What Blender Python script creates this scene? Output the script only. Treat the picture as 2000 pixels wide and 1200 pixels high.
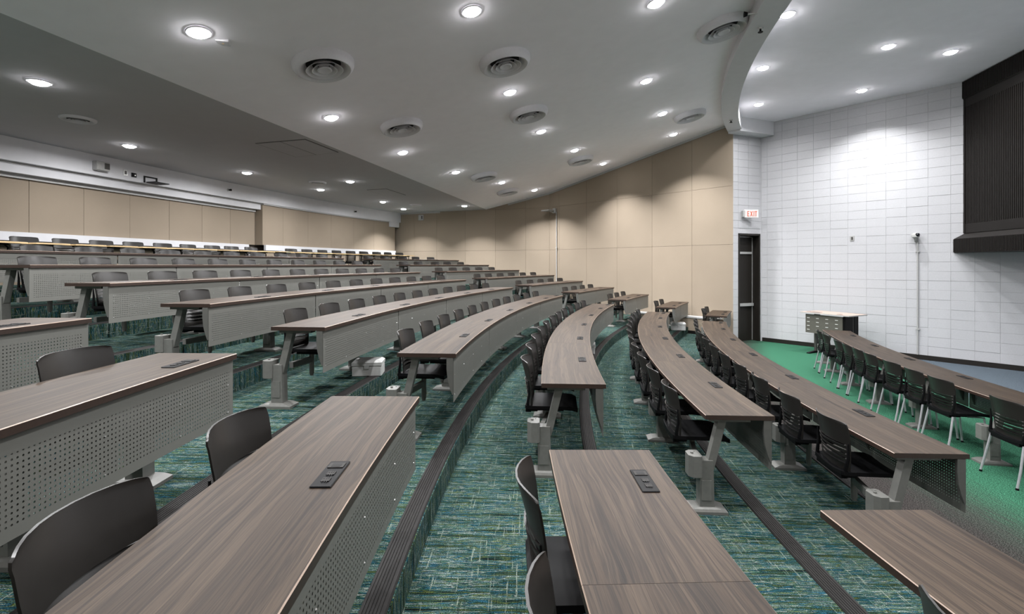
import bpy, math, random
from math import radians, sin, cos, pi, hypot, atan2, degrees
random.seed(7)
S = bpy.context.scene
COL = S.collection
for o in list(bpy.data.objects): bpy.data.objects.remove(o)

# ------------------------------------------------------------------ camera, world, exposure
EYE = 2.40
cam_d = bpy.data.cameras.new('camera'); cam = bpy.data.objects.new('camera', cam_d); COL.objects.link(cam)
cam.location = (0, 0, EYE); cam.rotation_euler = (pi/2, 0, 0)
cam_d.sensor_width = 36; cam_d.lens = 951/2000*36; cam_d.shift_y = -82.5/2000
cam_d.clip_start = .05; cam_d.clip_end = 200
S.camera = cam
W = bpy.data.worlds.new('world'); S.world = W; W.use_nodes = True
W.node_tree.nodes['Background'].inputs[0].default_value = (.8, .85, 1, 1)
W.node_tree.nodes['Background'].inputs[1].default_value = .05
vs = S.view_settings
vs.view_transform = 'Standard'; vs.look = 'None'; vs.gamma = 1; vs.exposure = 0.0
vs.use_curve_mapping = False
LAMP_W = 150.0          # watts of every downlight
LAMP_SPREAD = 156

# ------------------------------------------------------------------ hall geometry helpers
CX, CY = 27.82, 2.483                      # centre of the seating arcs
R4, DR, TW = 27.08, 1.307, .54             # front edge radius of row 4, row pitch, desk depth
AX = radians(12.4)
AV = (-cos(AX), sin(AX)); BV = (sin(AX), cos(AX))   # room axis (towards the rear) and its perpendicular
def RF(i): return R4 + DR*(i-4) if i > 1 else 21.72
def FZ(i): return .2*(i-1)
def P(R, adeg, z=0.0):
    a = radians(adeg); return (CX - R*cos(a), CY + R*sin(a), z)
def Q(t, d, z=0.0): return (CX + d*AV[0] + t*BV[0], CY + d*AV[1] + t*BV[1], z)
def td(x, y): return ((x-CX)*BV[0]+(y-CY)*BV[1], (x-CX)*AV[0]+(y-CY)*AV[1])
def mirror(x, y): t, d = td(x, y); return Q(-t, d)[:2]
FOLDX, FOLDK = -6.05, .2275
def main_ceil(x, y): return 4.85 + .207*.975*(x - FOLDX - FOLDK*y)
def rear_d(t, o=0): return 38 - 1.1*abs(t/12.5)**3 + o
ORD = ['first','second','third','fourth','fifth','sixth','seventh','eighth','ninth','tenth','eleventh','twelfth','thirteenth','fourteenth','fifteenth','sixteenth','seventeenth','eighteenth','nineteenth','twentieth']

# ------------------------------------------------------------------ materials
class N:
    def __init__(s, name):
        s.m = bpy.data.materials.new(name); s.m.use_nodes = True
        s.t = s.m.node_tree; s.b = s.t.nodes['Principled BSDF']; s.out = s.t.nodes['Material Output']
    def n(s, typ, **k):
        n = s.t.nodes.new(typ)
        for a, v in k.items(): setattr(n, a, v)
        return n
    def l(s, a, b): s.t.links.new(a, b)
    def math(s, op, a, b=None, c=None):
        n = s.n('ShaderNodeMath', operation=op)
        for i, v in enumerate((a, b, c)):
            if v is None: continue
            if isinstance(v, (int, float)): n.inputs[i].default_value = v
            else: s.l(v, n.inputs[i])
        return n.outputs[0]
    def comb(s, x, y, z):
        n = s.n('ShaderNodeCombineXYZ')
        for i, v in enumerate((x, y, z)):
            if isinstance(v, (int, float)): n.inputs[i].default_value = v
            else: s.l(v, n.inputs[i])
        return n.outputs[0]
    def noise(s, vec, scale=1, detail=2, rough=.5, dist=0):
        n = s.n('ShaderNodeTexNoise'); n.inputs['Scale'].default_value = scale
        n.inputs['Detail'].default_value = detail; n.inputs['Roughness'].default_value = rough
        n.inputs['Distortion'].default_value = dist
        if vec is not None: s.l(vec, n.inputs['Vector'])
        return n.outputs['Fac']
    def ramp(s, fac, stops, interp='LINEAR'):
        n = s.n('ShaderNodeValToRGB'); cr = n.color_ramp; cr.interpolation = interp
        while len(cr.elements) < len(stops): cr.elements.new(.5)
        for e, (p, c) in zip(cr.elements, stops):
            e.position = p; e.color = (*c, 1) if len(c) == 3 else c
        s.l(fac, n.inputs[0]); return n.outputs[0]
    def mix(s, fac, a, b, typ='MIX'):
        n = s.n('ShaderNodeMix', data_type='RGBA', blend_type=typ)
        for k, v in ((0, fac), (6, a), (7, b)):
            if isinstance(v, (int, float)): n.inputs[k].default_value = v
            elif isinstance(v, tuple): n.inputs[k].default_value = (*v, 1)
            else: s.l(v, n.inputs[k])
        return n.outputs[2]
    def bump(s, h, strength=.2, dist=.01):
        n = s.n('ShaderNodeBump'); n.inputs['Strength'].default_value = strength; n.inputs['Distance'].default_value = dist
        s.l(h, n.inputs['Height']); s.l(n.outputs[0], s.b.inputs['Normal'])
    def polar(s):
        g = s.n('ShaderNodeNewGeometry'); sp = s.n('ShaderNodeSeparateXYZ'); s.l(g.outputs['Position'], sp.inputs[0])
        x = s.math('SUBTRACT', CX, sp.outputs[0]); y = s.math('SUBTRACT', sp.outputs[1], CY)
        r = s.math('SQRT', s.math('ADD', s.math('MULTIPLY', x, x), s.math('MULTIPLY', y, y)))
        a = s.math('ARCTAN2', y, x)
        return r, s.math('MULTIPLY', a, 27.0), sp.outputs[2]
    def set(s, **k):
        for a, v in k.items():
            i = s.b.inputs[{'col':'Base Color','rough':'Roughness','metal':'Metallic','spec':'Specular IOR Level','coat':'Coat Weight'}[a]]
            if isinstance(v, (int, float)): i.default_value = v
            elif isinstance(v, tuple): i.default_value = (*v, 1)
            else: s.l(v, i)
        return s
def plain(name, col, rough=.5, metal=0, spec=.5, var=.06, scale=30):
    m = N(name)
    g = m.n('ShaderNodeNewGeometry')
    f = m.noise(g.outputs['Position'], scale, 3)
    c2 = tuple(min(1, c*(1+var)) for c in col); c1 = tuple(c*(1-var) for c in col)
    m.set(col=m.ramp(f, [(.3, c1), (.7, c2)]), rough=rough, metal=metal, spec=spec)
    return m.m

def carpet_mat():
    m = N('striped_carpet'); r, s, z = m.polar()
    rz = m.math('ADD', r, z)
    v1 = m.comb(m.math('MULTIPLY', s, 30), m.math('MULTIPLY', rz, 1.5), 0)
    f1 = m.noise(v1, 1, 2.6, .72)
    base = m.ramp(f1, [(0, (.002,.003,.004)), (.33, (.004,.006,.007)), (.375, (.010,.030,.024)), (.405, (.05,.062,.016)), (.42, (.006,.012,.012)), (.445, (.012,.040,.034)), (.462, (.015,.058,.088)),
                       (.478, (.004,.008,.009)), (.495, (.018,.062,.040)), (.508, (.17,.19,.175)), (.522, (.007,.016,.016)), (.545, (.020,.066,.060)), (.56, (.085,.10,.028)), (.575, (.006,.014,.014)),
                       (.595, (.022,.078,.115)), (.612, (.010,.030,.026)), (.63, (.20,.23,.21)), (.65, (.012,.042,.034)), (.69, (.035,.075,.05)), (.75, (.16,.18,.17))])
    v2 = m.comb(m.math('MULTIPLY', s, 4.5), m.math('MULTIPLY', rz, 75), 3.3)
    f2 = m.noise(v2, 1, 2, .6)
    k2 = m.ramp(f2, [(.64, (0,0,0)), (.70, (.55,.55,.55))])
    c = m.mix(k2, base, (.20,.23,.19))
    k3 = m.ramp(m.noise(m.comb(m.math('MULTIPLY', s, 4.0), m.math('MULTIPLY', rz, 62), 9.1), 1, 2, .6), [(.62, (0,0,0)), (.70, (.5,.5,.5))])
    c = m.mix(k3, c, (.008,.018,.02))
    # woven loops
    v4 = m.comb(m.math('MULTIPLY', s, 230), m.math('MULTIPLY', rz, 150), 0)
    f4 = m.noise(v4, 1, 1, .5)
    c = m.mix(1, c, m.ramp(f4, [(.36, (.30,.30,.30)), (.50, (.85,.85,.85)), (.64, (1.55,1.55,1.55))]), 'MULTIPLY')
    # grey and green field of the lowest level
    f5 = m.noise(m.comb(m.math('MULTIPLY', s, 2.2), m.math('MULTIPLY', rz, 60), 5), 1, 3, .6)
    wob = m.math('ADD', m.math('SUBTRACT', r, m.math('MULTIPLY', s, .06)), m.math('MULTIPLY', m.math('SUBTRACT', f5, .5), .9))
    wob = m.math('DIVIDE', m.math('SUBTRACT', wob, 18.0), 8.0)
    low = m.ramp(wob, [(0, (.085,.105,.125)), (.235, (.085,.105,.125)), (.285, (.045,.115,.085)), (.32, (.036,.120,.074)), (.58, (.032,.110,.066)), (.66, (.036,.045,.037)), (.71, (.040,.036,.034))])
    low = m.mix(1, low, m.ramp(f4, [(.36, (.35,.35,.35)), (.5, (.9,.9,.9)), (.64, (1.9,1.9,1.9))]), 'MULTIPLY')
    f6 = m.noise(m.comb(m.math('MULTIPLY', s, 95), m.math('MULTIPLY', rz, 70), 2), 1, 2, .7)
    low = m.mix(1, low, m.ramp(f6, [(.36, (.40,.40,.40)), (.5, (.95,.95,.95)), (.64, (1.7,1.7,1.7))]), 'MULTIPLY')
    islow = m.math('LESS_THAN', r, 24.55)
    c = m.mix(islow, c, low)
    m.set(col=c, rough=1, spec=.03); m.bump(f4, .5, .006)
    return m.m
def wood_mat():
    m = N('walnut_laminate'); r, s, z = m.polar()
    oi = m.n('ShaderNodeObjectInfo').outputs['Random']
    w = m.math('MULTIPLY', oi, 40)
    warp = m.noise(m.comb(m.math('MULTIPLY', s, 1.3), m.math('MULTIPLY', r, 4.5), w), 1, 2, .5)
    rr = m.math('ADD', m.math('MULTIPLY', r, 27), m.math('MULTIPLY', warp, 2.3))
    f = m.noise(m.comb(m.math('MULTIPLY', s, .55), rr, w), 1, 5, .62, .4)
    c = m.ramp(f, [(.24, (.007,.0043,.0030)), (.37, (.018,.0115,.0076)), (.45, (.039,.0255,.0163)), (.50, (.020,.0132,.0090)), (.57, (.053,.0360,.0235)), (.63, (.038,.0260,.0176)), (.70, (.068,.0480,.0320)), (.85, (.094,.069,.047))])
    g = m.noise(m.comb(m.math('MULTIPLY', s, 5), m.math('MULTIPLY', r, 260), w), 1, 3, .7)
    c = m.mix(1, c, m.ramp(g, [(.3, (.72,.72,.72)), (.7, (1.2,1.2,1.2))]), 'MULTIPLY')
    m.set(col=c, rough=.5, spec=.16); m.bump(g, .12, .002)
    return m.m
def perf_mat():
    m = N('perforated_steel')
    uv = m.n('ShaderNodeUVMap', uv_map='UVMap'); ed = m.n('ShaderNodeUVMap', uv_map='edge')
    a = m.n('ShaderNodeSeparateXYZ'); m.l(uv.outputs[0], a.inputs[0])
    b = m.n('ShaderNodeSeparateXYZ'); m.l(ed.outputs[0], b.inputs[0])
    pitch = .0225
    fu = m.math('SUBTRACT', m.math('FRACT', m.math('DIVIDE', a.outputs[0], pitch)), .5)
    fv = m.math('SUBTRACT', m.math('FRACT', m.math('DIVIDE', a.outputs[1], pitch)), .5)
    d = m.math('ADD', m.math('MULTIPLY', fu, fu), m.math('MULTIPLY', fv, fv))
    hole = m.math('LESS_THAN', d, .038)
    for x, lim in ((b.outputs[0], .045), (b.outputs[1], .045)): hole = m.math('MULTIPLY', hole, m.math('GREATER_THAN', x, lim))
    hole = m.math('MULTIPLY', hole, m.math('GREATER_THAN', a.outputs[1], .045))
    hole = m.math('MULTIPLY', hole, m.math('LESS_THAN', a.outputs[1], .327))
    m.set(col=(.128,.128,.116), rough=.45, metal=.15)
    tr = m.n('ShaderNodeBsdfTransparent'); mx = m.n('ShaderNodeMixShader')
    m.l(hole, mx.inputs[0]); m.l(m.b.outputs[0], mx.inputs[1]); m.l(tr.outputs[0], mx.inputs[2]); m.l(mx.outputs[0], m.out.inputs[0])
    return m.m
def emit(name, col, st):
    m = N(name); m.b.inputs['Emission Color'].default_value = (*col, 1); m.b.inputs['Emission Strength'].default_value = st
    m.set(col=(.8,.8,.8)); return m.m
def fabric_mat(name, col):
    m = N(name); g = m.n('ShaderNodeNewGeometry')
    f = m.noise(g.outputs['Position'], 180, 3, .7); f2 = m.noise(g.outputs['Position'], 1.1, 2)
    oi = m.n('ShaderNodeObjectInfo').outputs['Random']
    k = m.math('ADD', m.math('MULTIPLY', f, .22), m.math('MULTIPLY', f2, .10)); k = m.math('ADD', k, m.math('MULTIPLY', oi, .05))
    c = m.ramp(k, [(.08, tuple(x*.82 for x in col)), (.30, tuple(x*1.16 for x in col))])
    m.set(col=c, rough=1, spec=.05); m.bump(f, .25, .003); return m.m
M = dict(
 carpet=carpet_mat(), wood=wood_mat(), perf=perf_mat(),
 edge=plain('edge_highlight_line', (.26,.19,.145), .35), edge_side=plain('walnut_edge_band', (.026,.015,.011), .4, var=.15, scale=60),  # edge: light caught by the tabletop chamfers, painted as a pale line
 steel=plain('painted_grey_steel', (.135,.135,.125), .42, .1), bracket=plain('shaded_bracket_steel', (.085,.085,.078), .5, .1), steel_dark=plain('dark_grey_steel', (.05,.048,.044), .45, .1),  # bracket: steel painted darker for the shade on faces turned away
 plastic=plain('charcoal_plastic', (.0165,.015,.0138), .36, 0, .32), plastic_black=plain('black_plastic', (.0045,.0045,.005), .5, 0, .09),
 tube=plain('silver_tube', (.50,.49,.52), .32, .55), nosing=plain('rubber_nosing', (.0125,.0115,.011), .55, 0, .12, var=.15),
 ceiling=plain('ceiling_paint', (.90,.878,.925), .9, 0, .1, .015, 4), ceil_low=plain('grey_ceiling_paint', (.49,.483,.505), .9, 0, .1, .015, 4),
 white=plain('white_paint', (.60,.60,.62), .7, 0, .2, .02, 6), block=plain('painted_block', (.45,.45,.465), .55, 0, .3, .03, 40),
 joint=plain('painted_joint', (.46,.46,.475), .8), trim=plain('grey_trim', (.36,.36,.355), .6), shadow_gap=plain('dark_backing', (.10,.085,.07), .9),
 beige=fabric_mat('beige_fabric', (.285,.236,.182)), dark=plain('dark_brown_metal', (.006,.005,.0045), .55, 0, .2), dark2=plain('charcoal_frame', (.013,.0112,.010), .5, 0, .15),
 door=plain('dark_door_paint', (.014,.012,.010), .45, 0, .3), alu=plain('brushed_bar', (.45,.45,.44), .35, .5),
 whiteplastic=plain('white_plastic', (.38,.38,.37), .45), grille=plain('vent_white', (.66,.65,.68), .85, 0, .08, .02), void=plain('duct_dark', (.012,.012,.012), .9),
 lens=emit('lamp_glow', (1, .99, 1), 60.0), exitface=plain('exit_white', (.66,.63,.62), .5), red=plain('exit_red', (.62,.10,.03), .6),
 lecterntop=plain('pale_laminate', (.40,.30,.25), .4), lecternpanel=plain('taupe_panel', (.085,.082,.068), .5), slot=plain('slot_light', (.6,.6,.58), .5),
 maple=plain('pale_maple', (.78,.56,.30), .4), tabtop=plain('grey_tablet', (.14,.135,.14), .4), glassdark=plain('dark_lens', (.01,.01,.012), .1),
)

# ------------------------------------------------------------------ mesh helpers
class MB:
    def __init__(s): s.v = []; s.f = []; s.mi = []
    def add(s, vs, fs, mi=0):
        o = len(s.v); s.v += [tuple(p) for p in vs]; s.f += [tuple(o+i for i in f) for f in fs]; s.mi += [mi]*len(fs); return s
    def hexa(s, b, t, mi=0):     # 4 bottom points (ccw from above), 4 top points
        return s.add(list(b)+list(t), [(3,2,1,0),(4,5,6,7),(0,1,5,4),(1,2,6,5),(2,3,7,6),(3,0,4,7)], mi)
    def box(s, x0, y0, z0, x1, y1, z1, mi=0):
        return s.hexa([(x0,y0,z0),(x1,y0,z0),(x1,y1,z0),(x0,y1,z0)], [(x0,y0,z1),(x1,y0,z1),(x1,y1,z1),(x0,y1,z1)], mi)
    def bbox(s, x0, y0, z0, x1, y1, z1, c=.006, mi=0):   # box with chamfered vertical and top edges
        def ring(i, z): return [(x0+i+c*a, y0+i+c*b, z) for a, b in ()]
        def oct_(i, z):
            X0, Y0, X1, Y1 = x0+i, y0+i, x1-i, y1-i
            return [(X0+c,Y0,z),(X1-c,Y0,z),(X1,Y0+c,z),(X1,Y1-c,z),(X1-c,Y1,z),(X0+c,Y1,z),(X0,Y1-c,z),(X0,Y0+c,z)]
        return s.rings([oct_(c,z0), oct_(0,z0+c), oct_(0,z1-c), oct_(c,z1)], mi)
    def rings(s, rs, mi=0, caps=True):
        n = len(rs[0]); vs = [p for r in rs for p in r]; fs = []
        for k in range(len(rs)-1):
            for i in range(n):
                j = (i+1) % n; fs.append((k*n+i, k*n+j, (k+1)*n+j, (k+1)*n+i))
        if caps: fs.append(tuple(range(n-1,-1,-1))); fs.append(tuple(range((len(rs)-1)*n, len(rs)*n)))
        return s.add(vs, fs, mi)
    def tube(s, pts, r, n=8, mi=0):
        rs = []
        for i, p in enumerate(pts):
            a = pts[max(0,i-1)]; b = pts[min(len(pts)-1,i+1)]
            d = [b[k]-a[k] for k in range(3)]; L = math.sqrt(sum(q*q for q in d)) or 1; d = [q/L for q in d]
            u = (0,0,1) if abs(d[2]) < .9 else (1,0,0)
            e1 = (d[1]*u[2]-d[2]*u[1], d[2]*u[0]-d[0]*u[2], d[0]*u[1]-d[1]*u[0]); L = math.sqrt(sum(q*q for q in e1)); e1 = [q/L for q in e1]
            e2 = (d[1]*e1[2]-d[2]*e1[1], d[2]*e1[0]-d[0]*e1[2], d[0]*e1[1]-d[1]*e1[0])
            rad = r[i] if isinstance(r, (list, tuple)) else r
            rs.append([tuple(p[k]+rad*(cos(2*pi*j/n)*e1[k]+sin(2*pi*j/n)*e2[k]) for k in range(3)) for j in range(n)])
        return s.rings(rs, mi)
    def disc(s, c, prof, n=28, mi=0, caps=True):   # lathe, prof = [(r, z)]
        return s.rings([[(c[0]+r*cos(2*pi*j/n), c[1]+r*sin(2*pi*j/n), c[2]+z) for j in range(n)] for r, z in prof], mi, caps)
    def sweep(s, prof, a0, a1, n, mi=None, caps=True):  # prof = [(R,z)] closed, swept round the arc centre
        m = len(prof); vs = []; fs = []; ms = []
        for k in range(n+1):
            a = a0+(a1-a0)*k/n
            vs += [P(R, a, z) for R, z in prof]
        for k in range(n):
            for i in range(m):
                j = (i+1) % m; fs.append((k*m+i, k*m+j, (k+1)*m+j, (k+1)*m+i)); ms.append(mi[i] if mi else 0)
        if caps:
            fs.append(tuple(range(m-1,-1,-1))); fs.append(tuple(range(n*m,(n+1)*m))); ms += [mi[-1] if mi else 0]*2
        o = len(s.v); s.v += vs; s.f += [tuple(o+i for i in f) for f in fs]; s.mi += ms; return s
    def grid_thick(s, Pt, keep, off, mi=0):     # curved sheet with missing cells, thickness by offset vector
        ni, nj = len(Pt), len(Pt[0]); vs = [Pt[i][j] for i in range(ni) for j in range(nj)]
        vs += [tuple(Pt[i][j][k]+off[k] for k in range(3)) for i in range(ni) for j in range(nj)]; o = ni*nj; fs = []
        I = lambda i, j: i*nj+j
        K = lambda i, j: 0 <= i < ni-1 and 0 <= j < nj-1 and keep(i, j)
        for i in range(ni-1):
            for j in range(nj-1):
                if not K(i, j): continue
                a, b, c, d = I(i,j), I(i,j+1), I(i+1,j+1), I(i+1,j)
                fs += [(a,b,c,d), (o+d,o+c,o+b,o+a)]
                if not K(i-1,j): fs.append((b,a,o+a,o+b))
                if not K(i+1,j): fs.append((d,c,o+c,o+d))
                if not K(i,j-1): fs.append((a,d,o+d,o+a))
                if not K(i,j+1): fs.append((c,b,o+b,o+c))
        return s.add(vs, fs, mi)
    def xf(s, org, ang):
        c, q = cos(ang), sin(ang)
        s.v = [(org[0]+x*c-y*q, org[1]+x*q+y*c, org[2]+z) for x, y, z in s.v]; return s
    def mesh(s, name, mats, off=(0,0,0), smooth=False):
        me = bpy.data.meshes.new(name)
        me.from_pydata([(x-off[0], y-off[1], z-off[2]) for x, y, z in s.v], [], s.f)
        for mm in (mats if isinstance(mats, (list, tuple)) else [mats]): me.materials.append(mm)
        me.polygons.foreach_set('material_index', s.mi)
        if smooth:
            me.polygons.foreach_set('use_smooth', [True]*len(me.polygons))
            try: me.set_sharp_from_angle(angle=radians(38))
            except Exception: pass
        me.update(); return me
def link(name, me, parent=None, loc=None, rz=0):
    o = bpy.data.objects.new(name, me); COL.objects.link(o)
    if parent is not None: o.parent = parent
    if loc is not None: o.location = loc
    if rz: o.rotation_euler = (0,0,rz)
    return o
def origin(o):
    x, y, z = 0, 0, 0
    while o is not None: x += o.location.x; y += o.location.y; z += o.location.z; o = o.parent
    return (x, y, z)
def part(name, mb, mats, parent, smooth=False):      # vertices given in world coordinates, unrotated parent
    return link(name, mb.mesh(name, mats, origin(parent), smooth), parent)
def lpart(name, mb, mats, parent, smooth=False): return link(name, mb.mesh(name, mats, (0,0,0), smooth), parent)
def thing(name, label, cat, loc, rz=0, group=None):
    o = link(name, None, None, loc, rz); o['label'] = label; o['category'] = cat
    if group: o['group'] = group
    return o
def struct(name, mb, mats, smooth=False):
    o = link(name, mb.mesh(name, mats, (0,0,0), smooth)); o['kind'] = 'structure'; return o
def prop(o, label, cat, group=None):
    o['label'] = label; o['category'] = cat
    if group: o['group'] = group
    return o

# ------------------------------------------------------------------ floor: stepped treads
A0, A1 = -9.0, 38.0
NSEG = 94
mb = MB()
rad = [(10.5, 0)] + [(RF(i), FZ(i)) for i in range(2, 12)] + [(40.5, 0)]
for i in range(1, 12):
    r0 = rad[i-1][0]; r1 = rad[i][0]; z = FZ(i)
    mb.sweep([(r0, z), (r1, z), (r1, z-.3), (r0, z-.3)], A0, A1, NSEG)
floor = struct('floor', mb, M['carpet'])
for i in range(2, 12):
    R = RF(i)+.02; z = FZ(i)
    top = []
    for k in range(7):
        a = R+.002+k*.0165; top += [(a, z+.012), (a+.010, z+.012), (a+.0115, z+.008), (a+.015, z+.008)]
    prof = [(R-.012, z-.055), (R-.012, z+.004), (R-.004, z+.012)] + top + [(R+.12, z+.001), (R+.0, z+.0005), (R+.0, z-.055)]
    nm = 'trim_%d' % (i-1)
    o = struct(nm, MB().sweep(prof, A0+1.5, A1-1, NSEG), M['nosing'])

# ------------------------------------------------------------------ ceilings and curved beam
mb = MB(); n = 60; v0 = []; v1 = []
for k in range(n+1):
    y = -6 + 32*k/n; x = FOLDX + FOLDK*y; v0.append((x, y, main_ceil(x, y)))
    a = -16 + 54*k/n; p = P(24.56, a); v1.append((p[0], p[1], main_ceil(p[0], p[1])))
up = lambda L, h: [(x, y, z+h) for x, y, z in L]
for k in range(n):
    b = [v0[k], v1[k], v1[k+1], v0[k+1]]; mb.hexa(b, up(b, .15))
struct('ceiling', mb, M['ceiling'])
mb = MB()
fa, fb = (FOLDX-6*FOLDK, -6), (FOLDX+26*FOLDK, 26)
b = [Q(-14, 40.5, 4.85), (fa[0], fa[1], 4.85), (fb[0], fb[1], 4.85), Q(18, 40.5, 4.85)]
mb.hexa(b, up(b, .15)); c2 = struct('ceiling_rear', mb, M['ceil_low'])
mb = MB().sweep([(9, 6.82), (24.3, 6.82), (24.3, 6.97), (9, 6.97)], -16, 38, 54); struct('ceiling_stage', mb, M['ceiling'])
mb = MB(); rs = []
for k in range(61):
    a = -14 + 45.6*k/60
    ring = []
    for R, top in ((24.18, 0), (24.58, 0), (24.58, 1), (24.18, 1)):
        p = P(R, a); ring.append((p[0], p[1], 7.0 if top else 6.20 + .0012*max(0, p[1])**2))
    rs.append(ring)
struct('trim_beam', mb.rings(rs), M['white'])

# ------------------------------------------------------------------ beige side wall (far side), fabric panels
SEG1 = [(6.77,14.9),(5.87,15.89),(4.88,16.97),(3.89,18.04),(2.92,19.1),(1.95,20.16),(1.58,20.56)]
SEG2 = [(1.58,20.56),(.59,20.93),(-.73,21.42),(-2.1,21.92),(-3.47,22.43),(-4.59,22.85),(-6.2,23.44)]
def ceil_at(x, y): return max(main_ceil(x, y), 4.85) if x > FOLDX+FOLDK*y else 4.85
def nrm(p, q):
    L = hypot(q[0]-p[0], q[1]-p[1]); return (-(q[1]-p[1])/L*-1, (q[0]-p[0])/L*-1)
def wall_slab(mb, p, q, z0, zp, zq, inset, depth, gap=0, mi=0):
    """slab on the line p-q; inward side at +inset from the line, going back by depth"""
    L = hypot(q[0]-p[0], q[1]-p[1]); d = ((q[0]-p[0])/L, (q[1]-p[1])/L); nx, ny = -d[1], d[0]
    p = (p[0]+d[0]*gap, p[1]+d[1]*gap); q = (q[0]-d[0]*gap, q[1]-d[1]*gap)
    f0 = (p[0]+nx*inset, p[1]+ny*inset); f1 = (q[0]+nx*inset, q[1]+ny*inset)
    b0 = (f0[0]-nx*depth, f0[1]-ny*depth); b1 = (f1[0]-nx*depth, f1[1]-ny*depth)
    mb.hexa([(*f0, z0), (*b0, z0), (*b1, z0), (*f1, z0)], [(*f0, zp), (*b0, zp), (*b1, zq), (*f1, zq)], mi); return mb
# the line runs so that its left-hand normal looks into the room
def fabric_wall(name, segs, flip=False):
    mb = MB()
    for seg in segs:
        p, q = seg[0], seg[-1]
        if flip: p, q = q, p
        wall_slab(mb, p, q, -.3, max(ceil_at(*p), 4.9)+.3, max(ceil_at(*q), 4.9)+.3, -.045, .2)
    w = struct(name, mb, M['shadow_gap'])
    for seg in segs:
        for p, q in zip(seg[:-1], seg[1:]):
            if flip: p, q = q, p
            for z0, z1 in ((.0, 3.03), (3.03, 4.83), (4.83, None)):
                cp, cq = ceil_at(*p)+.06, ceil_at(*q)+.06
                tp, tq = (cp, cq) if z1 is None else (min(z1-.004, cp), min(z1-.004, cq))
                if tp-z0 < .05: continue
                part('panel', wall_slab(MB(), p, q, z0+.002, tp, tq, 0, .045, .0035), M['beige'], w)
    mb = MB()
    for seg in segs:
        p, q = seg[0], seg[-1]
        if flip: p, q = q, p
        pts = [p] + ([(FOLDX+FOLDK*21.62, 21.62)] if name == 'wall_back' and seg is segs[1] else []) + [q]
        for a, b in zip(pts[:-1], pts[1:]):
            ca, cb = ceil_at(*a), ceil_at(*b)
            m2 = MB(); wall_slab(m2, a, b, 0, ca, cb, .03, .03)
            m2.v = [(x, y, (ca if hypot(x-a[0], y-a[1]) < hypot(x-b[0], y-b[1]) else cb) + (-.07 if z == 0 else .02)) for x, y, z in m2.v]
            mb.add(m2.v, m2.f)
    part('crown_shade_strip', mb, M['trim'], w)  # grey strip put in for the shadow band where wall meets ceiling
    return w
# normals: far wall p->q goes towards the rear, left-hand normal looks at the camera
fabric_wall('wall_back', [SEG1, SEG2])
MSEG1 = [mirror(*p) for p in SEG1]; MSEG2 = [mirror(*p) for p in SEG2]
fabric_wall('wall_near', [MSEG1[::-1], MSEG2[::-1]], False)

# ------------------------------------------------------------------ rear wall (left of the picture)
def tseq(t0, t1, n): return [t0+(t1-t0)*k/n for k in range(n+1)]
def rear_strip(mb, t0, t1, o0, o1, z0, z1, n=None, mi=0, g=0):
    n = n or max(1, int(abs(t1-t0)/1.0)); T = tseq(t0+g, t1-g, n); rs = []
    for t in T:
        a = Q(t, rear_d(t, o0)); b = Q(t, rear_d(t, o1))
        rs.append([(a[0],a[1],z0),(b[0],b[1],z0),(b[0],b[1],z1),(a[0],a[1],z1)])
    return mb.rings(rs, mi)
mb = MB(); rear_strip(mb, -13.5, 13.4, .42, .7, 1.5, 5.1, 27)
wl = struct('wall_left', mb, M['shadow_gap'])
left_t = [-13.2,-12.0,-10.8,-9.5,-8.2,-6.9,-5.6,-4.3,-3.0,-1.85,-.85,.19,1.24,2.30,3.33,4.34,5.36]
right_t = [5.36,6.29,7.53,8.78,10.11,11.37,12.75]
for a, b in zip(left_t[:-1], left_t[1:]):
    part('panel', rear_strip(MB(), a, b, .34, .42, 3.05, 4.12, 2, g=.004), M['beige'], wl)
    part('panel', rear_strip(MB(), a, b, .34, .42, 1.9, 2.87, 2, g=.004), M['beige'], wl)
for a, b in zip(right_t[:-1], right_t[1:]):
    part('panel', rear_strip(MB(), a, b, .08, .42, 3.05, 4.38, 2, g=.003), M['beige'], wl)
    part('panel', rear_strip(MB(), a, b, .08, .42, 1.9, 2.87, 2, g=.003), M['beige'], wl)
part('chair_rail', rear_strip(MB(), -13.2, 5.0, .26, .42, 2.87, 3.05, 18), M['white'], wl)
part('chair_rail', rear_strip(MB(), 5.42, 12.7, .0, .08, 2.87, 3.05, 8), M['white'], wl)
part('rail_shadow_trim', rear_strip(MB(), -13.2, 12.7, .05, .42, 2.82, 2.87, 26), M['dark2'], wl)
mb = MB(); rear_strip(mb, -13.4, 13.2, 0, .45, 4.40, 4.86, 28); f = struct('trim_12', mb, M['white'])
mb = MB(); rear_strip(mb, -13.3, 5.36, .14, .45, 4.20, 4.36, 20); part('lower_band', mb, M['white'], f)
mb = MB(); rear_strip(mb, -13.3, 5.36, .12, .45, 4.36, 4.40, 20); rear_strip(mb, -13.3, 5.3, .28, .45, 4.12, 4.20, 20); part('reveal_strip', mb, M['trim'], f)
mb = MB(); rear_strip(mb, 5.36, 12.3, .03, .4, 4.36, 4.40, 8); part('reveal_strip', mb, M['trim'], f)
mb = MB(); rear_strip(mb, 12.35, 12.95, .02, .45, 4.16, 4.40, 2); part('end_box', mb, M['white'], f)
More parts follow.
